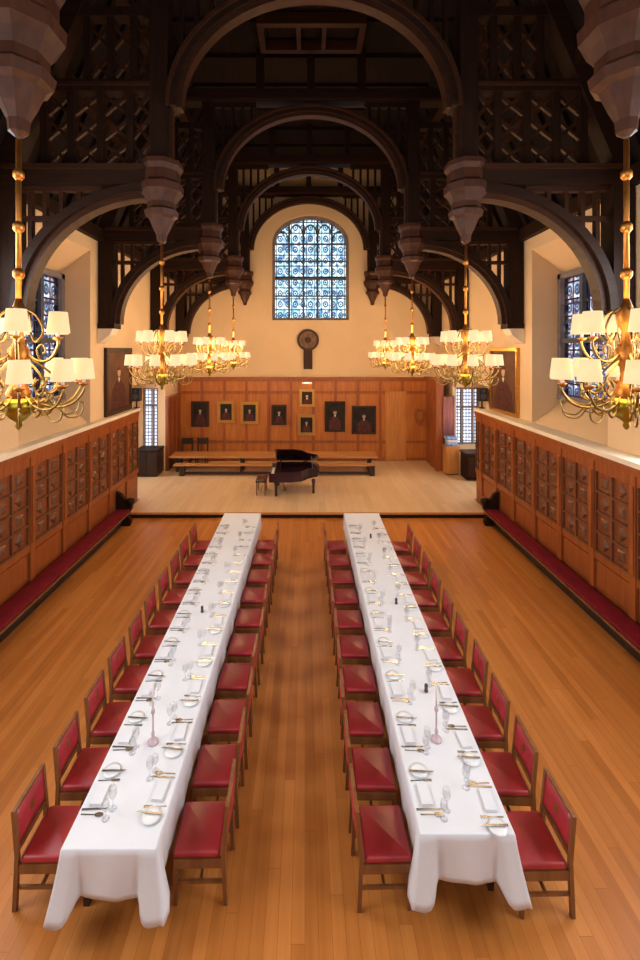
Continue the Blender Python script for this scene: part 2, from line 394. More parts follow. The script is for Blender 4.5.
# ------------------------------------------------------------------ windows
def arch_window():
    w = bpy.data.objects.new('window_1', None); COL.objects.link(w); w.location = (ECX, YE+.3, EZ0)
    structure(w, 'arched stained glass window in the end wall', 'window')
    def az(x): return EZS-EZ0+ERZ*math.sqrt(max(0, 1-(x/ERX)**2))
    pts = [(-ERX, 0), (ERX, 0)]+[(ERX*math.cos(PI*i/24), EZS-EZ0+ERZ*math.sin(PI*i/24)) for i in range(25)]
    mb('glass_end').prism(pts, 1, .02, .03).build('pane', w)
    b = mb('mullion')
    b.arc(0, EZS-EZ0, ERX-.13, ERZ-.13, .13, 0, PI, -.12, .10, 24)
    for sx in (-1, 1): b.box(sx*ERX, sx*(ERX-.11), -.12, .10, 0, EZS-EZ0)
    b.box(-ERX, ERX, -.14, .10, -.02, .10)
    b.build('window_frame', w)
    lw = (2*ERX-.2)/5; b = mb('iron')
    for i in range(1, 5):
        x = -ERX+.1+lw*i; b.box(x-.04, x+.04, -.08, .08, .1, az(x)-.05)
    for z, t in ((1.02,.05),(1.75,.09),(2.48,.05),(3.20,.06)): b.box(-ERX+.1, ERX-.1, -.06, .07, z-t/2, z+t/2)
    b.build('mullion', w)
    for i in range(5):
        x = -ERX+.1+lw*(i+.5)
        top = min(az(x-lw*.42), az(x+lw*.42))
        if top < 3.5: continue
        mb('iron').arc(x, min(3.62, top-.35), lw/2-.07, .36, .05, 0, PI, -.05, .06, 12).build('tracery_head', w)
arch_window()
def side_window(name, x, s, y0, y1, label):
    w = bpy.data.objects.new(name, None); COL.objects.link(w); w.location = (x, (y0+y1)/2, 3.5); structure(w, label, 'window')
    hw = (y1-y0)/2; hh = 3.04
    mb('glass_side').box(.0, .01, -hw, hw, 0, hh).build('pane', w)
    b = mb('mullion'); b.box(-.1,.1,-hw,-hw+.12,0,hh).box(-.1,.1,hw-.12,hw,0,hh).box(-.1,.1,-hw,hw,hh-.12,hh).box(-.12,.12,-hw,hw,0,.12)
    b.build('window_frame', w)
    b = mb('iron')
    for k in (1,2): y = -hw+2*hw*k/3; b.box(-.09,.09,y-.055,y+.055,.1,hh-.1)
    b.box(-.08,.08,-hw+.1,hw-.1,1.36,1.48)
    for z in (.45,.9,1.85,2.3): b.box(-.02,.02,-hw+.1,hw-.1,z-.012,z+.012)
    b.build('mullion', w)
side_window('window_2', WL-.72, -1, 8.25, 11.0, 'leaded window in the left wall bay')
side_window('window_3', WR+.72, 1, 8.25, 11.0, 'leaded window in the right wall bay')
def recess_window(name, x0, x1, z0, z1, vs, hs, label):
    w = bpy.data.objects.new(name, None); COL.objects.link(w); w.location = ((x0+x1)/2, 17.0, z0); structure(w, label, 'window')
    hw = (x1-x0)/2; h = z1-z0
    mb('glass_lead').box(-hw,hw,0,.008,0,h).build('pane', w)
    b = mb('mullion').box(-hw,-hw+.06,-.06,.06,0,h).box(hw-.06,hw,-.06,.06,0,h).box(-hw,hw,-.06,.06,0,.06).box(-hw,hw,-.06,.06,h-.06,h)
    for v in vs: b.box(v-.035,v+.035,-.05,.05,.05,h-.05)
    for v in hs: b.box(-hw+.05,hw-.05,-.05,.05,v-.03,v+.03)
    b.build('window_frame', w)
recess_window('window_4', -6.10, -5.52, .95, 3.27, (.08,), (1.65,), 'tall clear leaded window in the left dais recess')
recess_window('window_5', 5.62, 6.55, 1.15, 3.3, (-.17,.24), (1.4,), 'clear leaded window in the right dais recess')

# ------------------------------------------------------------------ roof trusses
def make_truss():
    t = empty('roof_truss', (XC, 3.85, 0), '', 'roof truss', 'hammerbeam trusses of the roof')
    for s in (-1, 1):
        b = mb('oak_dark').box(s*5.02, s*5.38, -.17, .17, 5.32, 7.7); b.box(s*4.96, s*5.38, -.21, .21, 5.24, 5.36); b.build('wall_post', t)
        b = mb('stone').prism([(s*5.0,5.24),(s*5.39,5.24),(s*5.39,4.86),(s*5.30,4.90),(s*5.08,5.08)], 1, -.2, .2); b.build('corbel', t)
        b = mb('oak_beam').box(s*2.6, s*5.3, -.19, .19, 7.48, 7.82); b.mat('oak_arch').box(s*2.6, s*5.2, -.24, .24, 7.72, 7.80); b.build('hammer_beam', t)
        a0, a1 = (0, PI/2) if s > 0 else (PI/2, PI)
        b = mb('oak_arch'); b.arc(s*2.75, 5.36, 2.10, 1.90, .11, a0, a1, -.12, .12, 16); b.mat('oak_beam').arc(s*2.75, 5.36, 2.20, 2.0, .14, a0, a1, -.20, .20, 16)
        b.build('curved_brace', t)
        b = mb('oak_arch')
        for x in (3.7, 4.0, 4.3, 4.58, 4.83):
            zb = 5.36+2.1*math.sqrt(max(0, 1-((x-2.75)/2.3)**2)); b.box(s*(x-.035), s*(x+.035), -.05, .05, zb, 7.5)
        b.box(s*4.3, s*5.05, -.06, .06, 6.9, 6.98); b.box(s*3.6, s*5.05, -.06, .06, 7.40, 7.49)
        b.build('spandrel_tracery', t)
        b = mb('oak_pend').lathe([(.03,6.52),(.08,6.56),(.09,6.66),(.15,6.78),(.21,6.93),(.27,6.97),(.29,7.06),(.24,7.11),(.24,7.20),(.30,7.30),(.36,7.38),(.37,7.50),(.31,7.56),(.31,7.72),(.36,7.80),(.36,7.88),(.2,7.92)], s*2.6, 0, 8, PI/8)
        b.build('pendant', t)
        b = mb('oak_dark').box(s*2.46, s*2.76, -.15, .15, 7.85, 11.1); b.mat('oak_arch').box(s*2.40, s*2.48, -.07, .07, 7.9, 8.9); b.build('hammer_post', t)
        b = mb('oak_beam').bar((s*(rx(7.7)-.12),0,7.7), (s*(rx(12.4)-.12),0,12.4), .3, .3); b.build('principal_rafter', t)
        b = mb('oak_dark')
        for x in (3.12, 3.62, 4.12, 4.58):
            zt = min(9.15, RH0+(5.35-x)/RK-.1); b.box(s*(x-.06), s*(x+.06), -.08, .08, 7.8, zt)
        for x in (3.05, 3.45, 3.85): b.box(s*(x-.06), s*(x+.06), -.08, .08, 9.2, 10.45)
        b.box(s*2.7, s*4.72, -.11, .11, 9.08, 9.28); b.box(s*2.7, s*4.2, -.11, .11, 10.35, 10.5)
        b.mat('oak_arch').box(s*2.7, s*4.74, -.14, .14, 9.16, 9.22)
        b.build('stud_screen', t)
        b = mb('oak_arch')
        cols = [2.8, 3.12, 3.62, 4.12, 4.58]
        for i in range(4):
            xa, xb = cols[i], cols[i+1]
            for z in (7.85, 8.27, 8.69):
                b.bar((s*xa,0,z), (s*xb,0,z+.40), .055, .06); b.bar((s*xb,0,z), (s*xa,0,z+.40), .055, .06)
        for xa, xb in ((2.8,3.05),(3.05,3.45),(3.45,3.85)):
            for z in (9.3, 9.8):
                b.bar((s*xa,0,z), (s*xb,0,z+.48), .05, .06); b.bar((s*xb,0,z), (s*xa,0,z+.48), .05, .06)
        b.build('tracery', t)
    b = mb('oak_arch'); b.arc(0, 8.8, 2.24, 1.88, .10, 0, PI, -.10, .10, 32); b.arc(0, 8.8, 2.42, 2.06, .06, 0, PI, -.22, .22, 32)
    b.mat('oak_beam').arc(0, 8.8, 2.32, 1.96, .14, 0, PI, -.17, .17, 32)
    b.build('main_arch', t)
    for s in (-1, 1):
        b = mb('oak_dark')
        for x in (1.5, 1.75, 2.0, 2.25): b.box(s*(x-.035), s*(x+.035), -.05, .05, 8.8+2.0*math.sqrt(max(0,1-(x/2.42)**2)), 11.0)
        b.box(s*1.4, s*2.45, -.06, .06, 10.9, 11.0)
        b.build('arch_spandrel', t)
    b = mb('oak_beam').box(-4.05, 4.05, -.17, .17, 11.0, 11.32); b.mat('oak_arch').box(-3.9, 3.9, -.20, .20, 11.02, 11.08); b.build('collar_beam', t)
    for x in (-1.3, 0, 1.3): mb('oak_dark').box(x-.1, x+.1, -.1, .1, 11.32, 12.36).build('king_post', t)
    return t
TY = [3.85, 7.7, 11.55, 15.4, 18.36]
tr = make_truss(); tt = tree_of(tr); tr['label'] = 'dark hammerbeam truss nearest the camera, carved pendants in the top corners'
for i in range(1, 5):
    lab = ['', 'dark hammerbeam truss with the widest complete arch, second from the camera', 'dark hammerbeam truss third from the camera, behind the widest arch',
           'dark hammerbeam truss in front of the one on the end wall', 'dark hammerbeam truss set against the cream end wall around the arched window'][i]
    dup(tr, tt, (XC, TY[i], 0), 0, lab)

# ------------------------------------------------------------------ side panelling, benches
def panelling(x, s, y0, y1, first, pitch, side):
    """x: face; s: direction into the room"""
    t = empty('wall_panelling', (x, (y0+y1)/2, 0), 'carved oak wall panelling under the %s ledge' % side, 'panelling', 'carved panelling along the side walls')
    yo = -(y0+y1)/2; back = -s*(.15 if s > 0 else .33)
    X = lambda d: d*s
    b = mb('panel_low').box(back, X(-.02), y0+yo, y1+yo, 0, 2.85); b.mat('panel')
    b.box(X(-.02), X(.015), y0+yo, y1+yo, 2.55, 2.78); b.box(X(-.02), X(.015), y0+yo, y1+yo, .98, 1.12)
    b.build('panel_frame', t)
    b = mb('panel').box(X(-.02), X(.05), y0+yo, y1+yo, 2.78, 2.85).box(X(-.02), X(.03), y0+yo, y1+yo, 2.72, 2.78); b.build('cornice', t)
    y = first
    while y < y1-.1:
        if y > y0:
            p = mb('panel').box(X(-.02), X(.035), y-.07+yo, y+.07+yo, .45, 2.72); p.box(X(.03), X(.055), y-.045+yo, y+.045+yo, 1.14, 2.55); p.build('pilaster', t)
        a, c = y+.09, min(y+pitch-.09, y1-.03)
        if c-a > .3 and a > y0:
            p = mb('panel_in'); w = (c-a)/2
            for k in range(3): p.box(X(-.02), X(.02), a+k*w-.022+yo if k else a+yo, a+k*w+.022+yo if k < 2 else c+yo, 1.12, 2.55)
            for r in range(4):
                z = 1.12+r*.3575
                p.box(X(-.02), X(.018), a+yo, c+yo, z-.018, z+.018)
                for k in range(2):
                    cy, cz = a+w*(k+.5)+yo, z+.18
                    n = 8; sides = 4 if (r+k) % 2 else 8
                    pts = [(cy+(w*.30)*(1 if q % 2 or sides == 4 else .72)*math.cos(2*PI*q/sides), cz+.125*(1 if q % 2 or sides == 4 else .72)*math.sin(2*PI*q/sides)) for q in range(sides)]
                    base = [(X(-.018), u, v) for u, v in pts]; mid = [(X(.012), cy+(u-cy)*.7, cz+(v-cz)*.7) for u, v in pts]
                    p.add(base+mid+[(X(.026), cy, cz)], [(q, (q+1)%sides, (q+1)%sides+sides, q+sides) for q in range(sides)]+[(q+sides, (q+1)%sides+sides, 2*sides) for q in range(sides)])
                    p.box(X(-.02), X(.006), cy-w*.36, cy+w*.36, cz-.15, cz-.135)
            p.build('carved_panel', t)
            q = mb('panel').box(X(-.02), X(.0), a+.02+yo, c-.02+yo, .52, .95); q.build('lower_panel', t)
        y += pitch
    return t
panelling(PL, 1, 4.5, 13.7, 5.0, 1.117, 'left')
panelling(PR, -1, 4.5, 13.7, 4.05, 1.02, 'right')
def bench(side, xb, xf):
    s = 1 if xf > xb else -1
    t = empty('fixed_bench', ((xb+xf)/2, 8.3, 0), 'long fixed oak bench below the %s panelling' % side, 'bench', 'benches along the side walls')
    h = abs(xf-xb)/2
    mb('chair_wood').box(-h+.025*1, h, -3.7, 3.7, .37, .41).build('seat_board', t) if s > 0 else mb('chair_wood').box(-h, h-.025, -3.7, 3.7, .37, .41).build('seat_board', t)
    b = mb('dark_wood').box(s*(-h+.03), s*(h-.26), -3.68, 3.68, 0, .37); b.build('plinth', t)
    b = mb('oak_dark'); x0, x1 = s*(-h+.03), s*h
    b.prism([(x0,0),(s*(h-.05),0),(s*(h-.02),.1),(s*(h-.1),.3),(x1,.45),(x1,.62),(s*(h-.08),.72),(s*(h-.2),.70),(s*(h-.28),.84),(x0,.92)], 1, 3.70, 3.82)
    b.sh(True).tube([(s*(h-.04),3.68,.63),(s*(h-.04),3.84,.63)], .085, 12)
    b.build('bench_end', t)
    c = mb('cushion', True).rbox(min(xb+s*.06, xf), max(xb+s*.06, xf), 4.62, 11.96, .41, .475, .025).build('bench_cushion')
    tag(c, 'long crimson seat cushion on the %s wall bench' % side, 'cushion', 'crimson bench cushions')
bench('left', PL, -4.63); bench('right', PR, 4.77)

# ------------------------------------------------------------------ end panelling
t = empty('wall_panelling', (0, YE-.08, .15), 'orange oak board panelling across the end wall behind the dais', 'panelling')
b = mb('end_panel').box(-5.2, 5.0, -.02, .06, 0, 3.36); b.build('panel_boards', t)
b = mb('panel').box(-5.2, 5.05, -.10, .06, 3.36, 3.44); b.box(-5.2, 5.05, -.06, .06, 3.26, 3.36); b.build('cornice', t)
b = mb('panel')
for i in range(11):
    x = -5.15+i*.915; b.box(x-.06, x+.06, -.05, .0, 0, 3.26)
for z in (.02, .72, 2.75): b.box(-5.15, 5.0, -.042, .0, z, z+.12)
b.build('panel_rails', t)
b = mb('end_panel2').box(3.3, 4.15, -.065, 0, .02, 2.85).box(3.38,3.68,-.08,-.06,.2,1.35).box(3.77,4.07,-.08,-.06,.2,1.35).box(3.38,3.68,-.08,-.06,1.5,2.7).box(3.77,4.07,-.08,-.06,1.5,2.7); b.build('panel_door', t)
b = mb('panel').box(4.97, 5.2, -1.62, .06, 0, 3.44).box(4.93, 4.97, -1.62, -1.5, 0, 3.44).box(4.93,4.97,-.9,-.78,0,3.44).box(4.92, 5.2, -1.68, .06, 3.36, 3.46); b.build('return_panel', t)
t = empty('wall_panelling', (WL, 17.75, .15), 'red brown oak panelling on the left wall beside the dais', 'panelling')
b = mb('panel_low').box(0, .1, -.84, .76, 0, 2.7); b.build('panel_boards', t)
b = mb('panel').box(0, .14, -.84, .76, 2.7, 2.78)
for y in (-.82,-.3,.25): b.box(.1,.12,y,y+.09,0,2.7)
b.build('panel_rails', t)

# ------------------------------------------------------------------ round wall roundel
cx, _, cz = at(308, 340, 18.5)
t = empty('wall_roundel', (cx, 18.52, cz), 'dark round roundel on a narrow dark stem below the arched window', 'wall ornament')
def disc(bm, r, y0, y1, n=28, cx=0, cz=0): return bm.prism([(cx+r*math.cos(2*PI*k/n), cz+r*math.sin(2*PI*k/n)) for k in range(n)], 1, y0, y1)
b = mb('frame_dark'); disc(b, .45, 0, .08); b.build('case', t)
b = mb('roundel'); disc(b, .36, -.02, 0); b.build('dial', t)
b = mb('frame_dark'); disc(b, .13, -.035, -.02); b.build('boss', t)
mb('frame_dark').box(-.18,.18,-.02,.08,-1.2,-.40).box(-.14,.14,-.05,-.02,-1.14,-.45).build('stem', t)

# ------------------------------------------------------------------ portraits
def portrait(px, py, w, h, label, frame='gold', fw=.1, figure=True, ground='canvas_dark', robe='robe_paint', plane=None, oval=False, fs=1.0):
    """plane None: on the end panelling; else (location, rotation)"""
    if plane is None:
        x, _, z = at(px, py, 18.42); loc, rz = (x, 18.45, z), 0
    else: loc, rz = plane
    t = empty('portrait_painting', loc, label, 'painting', 'portraits in the hall', rz)
    hw, hh = w/2, h/2
    b = mb(frame)
    for x0,x1,z0,z1 in ((-hw,hw,hh-fw,hh),(-hw,hw,-hh,-hh+fw),(-hw,-hw+fw,-hh+fw,hh-fw),(hw-fw,hw,-hh+fw,hh-fw)):
        b.box(x0,x1,-.04,.02,z0,z1)
        b.box(x0+.02 if x1-x0 > .05 else x0, x1-.02, -.055,-.04, z0+.02, z1-.02)
    b.build('frame', t)
    b = mb(ground).box(-hw+fw, hw-fw, -.012, .015, -hh+fw, hh-fw)
    iw, ih = hw-fw, hh-fw
    if figure:
        r = min(iw, ih)*.24*fs; zc = ih*.30
        b.mat(robe).prism([(-iw*.75,-ih),(iw*.75,-ih),(iw*.62,-ih*.35),(iw*.25,-ih*.02),(-iw*.25,-ih*.02),(-iw*.62,-ih*.35)], 1, -.016, -.012)
        b.mat('white_paint').prism([(-r*.55,zc-r*1.25),(0,zc-r*2.3),(r*.55,zc-r*1.25)], 1, -.018, -.016)
        b.mat('skin_paint').prism([(r*.78*math.cos(2*PI*k/16), zc+r*1.05*math.sin(2*PI*k/16)) for k in range(16)], 1, -.019, -.012)
        b.mat('robe_paint').prism([(r*.82*math.cos(PI*k/8), zc+r*.45+r*.75*math.sin(PI*k/8)) for k in range(9)], 1, -.021, -.012)
    b.build('canvas', t); return t
portrait(200, 414, .72, 1.05, 'leftmost dark portrait on the end panelling, figure before black ground', 'frame_dark', .08)
portrait(226, 412, .72, .92, 'small gilt portrait second from left on the end panelling', 'gold', .13)
portrait(249.5, 413, .74, .92, 'small gilt portrait third from left on the end panelling', 'gold', .12)
portrait(279, 415, .62, .82, 'black framed small portrait left of the two lit pictures', 'frame_dark', .08, fs=1.2)
portrait(307, 398, .62, .72, 'upper lit gilt portrait directly under the picture light', 'gold', .1, fs=1.3)
portrait(306.5, 425, .72, .86, 'lower lit gilt portrait hanging below another in the middle of the panelling', 'gold', .12)
portrait(335, 416.5, .84, 1.24, 'tall black portrait with pale face right of the lit pictures', 'frame_dark', .07)
portrait(364, 420, 1.0, 1.15, 'widest black portrait, rightmost of the row on the end panelling', 'frame_dark', .07, fs=.8)
portrait(0, 0, 1.75, 1.82, 'large brown painting standing on the left ledge against the wall', 'frame_dark', .14, True, 'canvas_brown', 'robe_paint', ((WL+.03, 12.6, 3.85), PI/2), fs=.7)
portrait(0, 0, 1.75, 1.82, 'large gilt framed dark painting standing on the right ledge', 'gold', .09, True, 'canvas_brown', 'robe_paint', ((WR-.03, 12.5, 3.85), -PI/2), fs=.7)
x, _, z = at(419.5, 417, 18.42)
t = empty('wall_plaque', (x, 18.38, z), 'small shield shaped wooden plaque right of the pale door panel on the end wall', 'plaque')
mb('panel').prism([(-.2,.36),(.2,.36),(.24,.1),(.15,-.2),(0,-.36),(-.15,-.2),(-.24,.1)], 1, -.03, .02).build('shield', t)
mb('gold').prism([(-.1,.2),(.1,.2),(.1,-.02),(0,-.16),(-.1,-.02)], 1, -.05, -.03).build('emblem', t)
x, _, z = at(307, 384, 18.3)
t = empty('picture_light', (x, 18.46, z), 'brass picture light above the upper lit portrait', 'lamp')
mb('brass', True).tube([(0,0,-.06),(0,-.12,.04),(0,-.3,.06)], .015, 8).build('arm', t)
mb('shade', True).tube([(-.2,-.3,.05),(.2,-.3,.05)], .035, 10).build('lamp_tube', t)

# ------------------------------------------------------------------ dais furniture
t = empty('refectory_table', (-1.17, 17.1, .15), 'long orange oak refectory table on the dais', 'table')
mb('table_wood').box(-3.87, 3.87, -.42, .42, .54, .60).build('tabletop', t)
for x in (-3.6, -1.2, 1.2, 3.6):
    b = mb('dark_wood').box(x-.06,x+.06,-.3,.3,0,.07).box(x-.08,x+.08,-.09,.09,.07,.5).box(x-.05,x+.05,-.36,.36,.47,.54); b.build('trestle_leg', t)
mb('dark_wood').box(-3.6,3.6,-.03,.03,.16,.22).build('stretcher', t)
for i, (xa, xb, lab) in enumerate(((-4.75,-.95,'low oak bench before the left half of the dais table'), (-.6,2.55,'low oak bench before the right half of the dais table'))):
    m = (xa+xb)/2; hw = (xb-xa)/2
    t = empty('oak_bench', (m, 16.35, .15), lab, 'bench', 'low benches on the dais')
    mb('table_wood').box(-hw,hw,-.16,.16,.37,.41).build('seat', t)
    for x in (-hw+.3, hw-.12): mb('dark_wood').box(x-.09,x+.09,-.13,.13,0,.37).build('leg', t)
    mb('dark_wood').box(-hw+.3,hw-.1,-.02,.02,.05,.13).build('stretcher', t)

# piano on the dais
t = empty('grand_piano', (-.95, 14.55, .15), 'small dark grand piano with raised lid in front of the dais table', 'piano')
out = [(0,-.68),(0,.68),(.55,.68),(.85,.56),(1.05,.25),(1.35,.02),(1.42,-.25),(1.3,-.55),(1.1,-.68)]
out = [(x, -y) for x, y in out]       # bent side towards the camera
b = mb('piano').prism(out, 2, .46, .78); b.build('case', t)
b = mb('piano').box(-.16,.0,-.66,.66,.46,.58).box(-.16,.0,-.68,-.60,.46,.72).box(-.16,.0,.60,.68,.46,.72); b.build('keybed', t)
mb('keys').box(-.14,-.01,-.60,.60,.58,.60).build('keyboard', t)
ang = math.radians(28); ca, sa = math.cos(ang), math.sin(ang)
def lidp(x, y, z): yy = .68-y; return (x, .68-yy*ca, .80+yy*sa+z)
vs = [lidp(x,y,0) for x,y in out]+[lidp(x,y,.025) for x,y in out]; n = len(out)
b = mb('piano').add(vs, [tuple(range(n)), tuple(range(2*n-1,n-1,-1))]+[(i,(i+1)%n,(i+1)%n+n,i+n) for i in range(n)]); b.build('lid', t)
mb('piano').bar((1.2,-.3,.78), (1.15,-.2,1.16), .02, .02).build('lid_prop', t)
mb('piano').prism([(-.3,.80),(.3,.80),(.34,1.02),(.16,1.10),(-.16,1.10),(-.34,1.02)], 0, .16, .19).build('music_desk', t)
for x, y in ((.05,-.56),(.05,.56),(1.22,-.28)):
    mb('piano', True).lathe([(.05,.46),(.065,.40),(.045,.32),(.04,.1),(.05,.05),(.03,0)], x, y, 10).build('leg', t)
b = mb('brass_dark').bar((.2,-.06,.46),(.3,-.06,.06),.03,.03).bar((.2,.06,.46),(.3,.06,.06),.03,.03).box(.24,.36,-.11,.11,.02,.08); b.build('pedal_lyre', t)
t = empty('piano_stool', (-1.38, 14.35, .15), 'dark low stool at the keyboard of the piano', 'stool')
mb('piano', True).rbox(-.17,.17,-.32,.32,.40,.47,.02).build('seat', t)
for x in (-.13,.13):
    for y in (-.27,.27): mb('chair_wood').box(x-.02,x+.02,y-.02,y+.02,0,.40).build('leg', t)
mb('chair_wood').box(-.01,.01,-.26,.26,.14,.17).build('stretcher', t)
# two dark chairs at the far left of the table
def dark_chair(x, y, label):
    t = empty('dining_chair', (x, y, .15), label, 'chair', 'dark chairs behind the dais table')
    mb('dark_wood').box(-.22,.22,-.22,.2,.41,.46).build('seat', t)
    b = mb('dark_wood').box(-.22,.22,.19,.23,.78,1.02).box(-.22,-.17,.18,.23,.46,1.05).box(.17,.22,.18,.23,.46,1.05); b.build('backrest', t)
    for sx in (-.19,.19):
        for sy in (-.18,.17): mb('dark_wood').box(sx-.02,sx+.02,sy-.02,sy+.02,0,.41).build('leg', t)
dark_chair(-4.72, 17.85, 'dark wooden chair behind the left end of the dais table')
dark_chair(-4.10, 17.85, 'dark wooden chair beside the one at the dais table end')
# recess furniture
t = empty('low_cabinet', (-5.68, 16.45, .15), 'dark low cabinet under the tall left recess window', 'cabinet')
mb('dark_wood').box(-.38,.40,-.36,.36,.06,.92).build('body', t); mb('oak_dark').box(-.40,.42,-.39,.38,.92,.97).build('top', t)
for x in (-.36,.02): mb('dark_wood').box(x,x+.36,-.385,-.36,.12,.86).build('door', t)
mb('black').box(-.34,.36,-.3,.3,0,.06).build('plinth', t)
t = empty('wooden_chest', (6.0, 15.9, .15), 'dark brown chest below the right recess window', 'chest')
mb('oak_dark').box(-.4,.5,-.3,.3,.05,.9).build('body', t); mb('oak_arch').box(-.43,.53,-.33,.33,.9,.97).build('lid', t)
mb('oak_arch').box(-.34,.02,-.32,-.3,.15,.8).box(.08,.44,-.32,-.3,.15,.8).build('front_panel', t)
t = empty('wooden_cabinet', (5.25, 16.75, .15), 'narrow orange wooden cabinet beside the right recess window', 'cabinet')
t.location = (5.38, 16.55, .15)
mb('end_panel2').box(-.25,.22,-.2,.2,.04,1.0).build('body', t); mb('table_wood').box(-.27,.24,-.22,.22,1.0,1.04).build('top', t)
mb('end_panel2').box(-.2,.17,-.22,-.2,.1,.95).build('door', t); mb('oak_dark').box(-.23,.2,-.17,.18,0,.04).build('plinth', t)
for k, (dx, hh, key) in enumerate(((0,.12,'blue_cloth'),(.02,.10,'white_paint'),(-.01,.12,'blue_cloth'))):
    z = 1.19+sum((.12,.10,.12)[:k])
    c = mb(key, True).rbox(-.21+dx, .19+dx, -.17, .17, 0, hh, .03).build('folded_cloth', None, (5.38, 16.55, z))
    tag(c, ('blue folded cloth lying directly on the narrow orange cabinet', 'white folded cloth in the middle of the pile on the cabinet', 'blue folded cloth on top of the pile on the orange cabinet')[k], 'cloth', 'folded cloths on the cabinet')
pts = []
n = 30
cur = mb('pink_cloth', True)
vs = []
for i in range(n+1):
    x = 5.17+.42*i/n; y = 16.84+.025*math.sin(i*1.4)
    for z in (1.45, 2.95): vs.append((x, y, z))
for i in range(n+1):
    x = 5.17+.42*i/n; y = 16.855+.025*math.sin(i*1.4)
    for z in (1.45, 2.95): vs.append((x, y, z))
fs = []
m2 = 2*(n+1)
for i in range(n):
    a = 2*i; fs.append((a, a+2, a+3, a+1)); fs.append((m2+a, m2+a+1, m2+a+3, m2+a+2)); fs.append((a+1,a+3,m2+a+3,m2+a+1)); fs.append((a,m2+a,m2+a+2,a+2))
cur.add(vs, fs)
t = empty('hanging_curtain', (0,0,0), 'dusky pink curtain hanging beside the right recess window', 'curtain')
cur.build('fabric', t); mb('brass_dark', True).tube([(5.2,16.85,2.97),(5.6,16.85,2.97)], .018, 8).build('rail', t)
for i, (x, lab) in enumerate(((PL-.02,'black loudspeaker standing at the far end of the left ledge'), (PR+.16,'black loudspeaker standing at the far end of the right ledge'))):
    t = empty('loudspeaker', (x, 13.63, 2.935), lab, 'loudspeaker', 'loudspeakers on the ledges')
    mb('black').box(-.12,.12,-.12,.12,.22,.62).build('cabinet', t)
    mb('black', True).lathe([(.10,0),(.10,.02),(.025,.04),(.025,.22)], 0, 0, 12).build('stand', t)
    b = mb('iron'); disc(b, .09, -.13, -.12, 16, 0, .36); disc(b, .045, -.13, -.12, 16, 0, .53); b.build('driver', t)

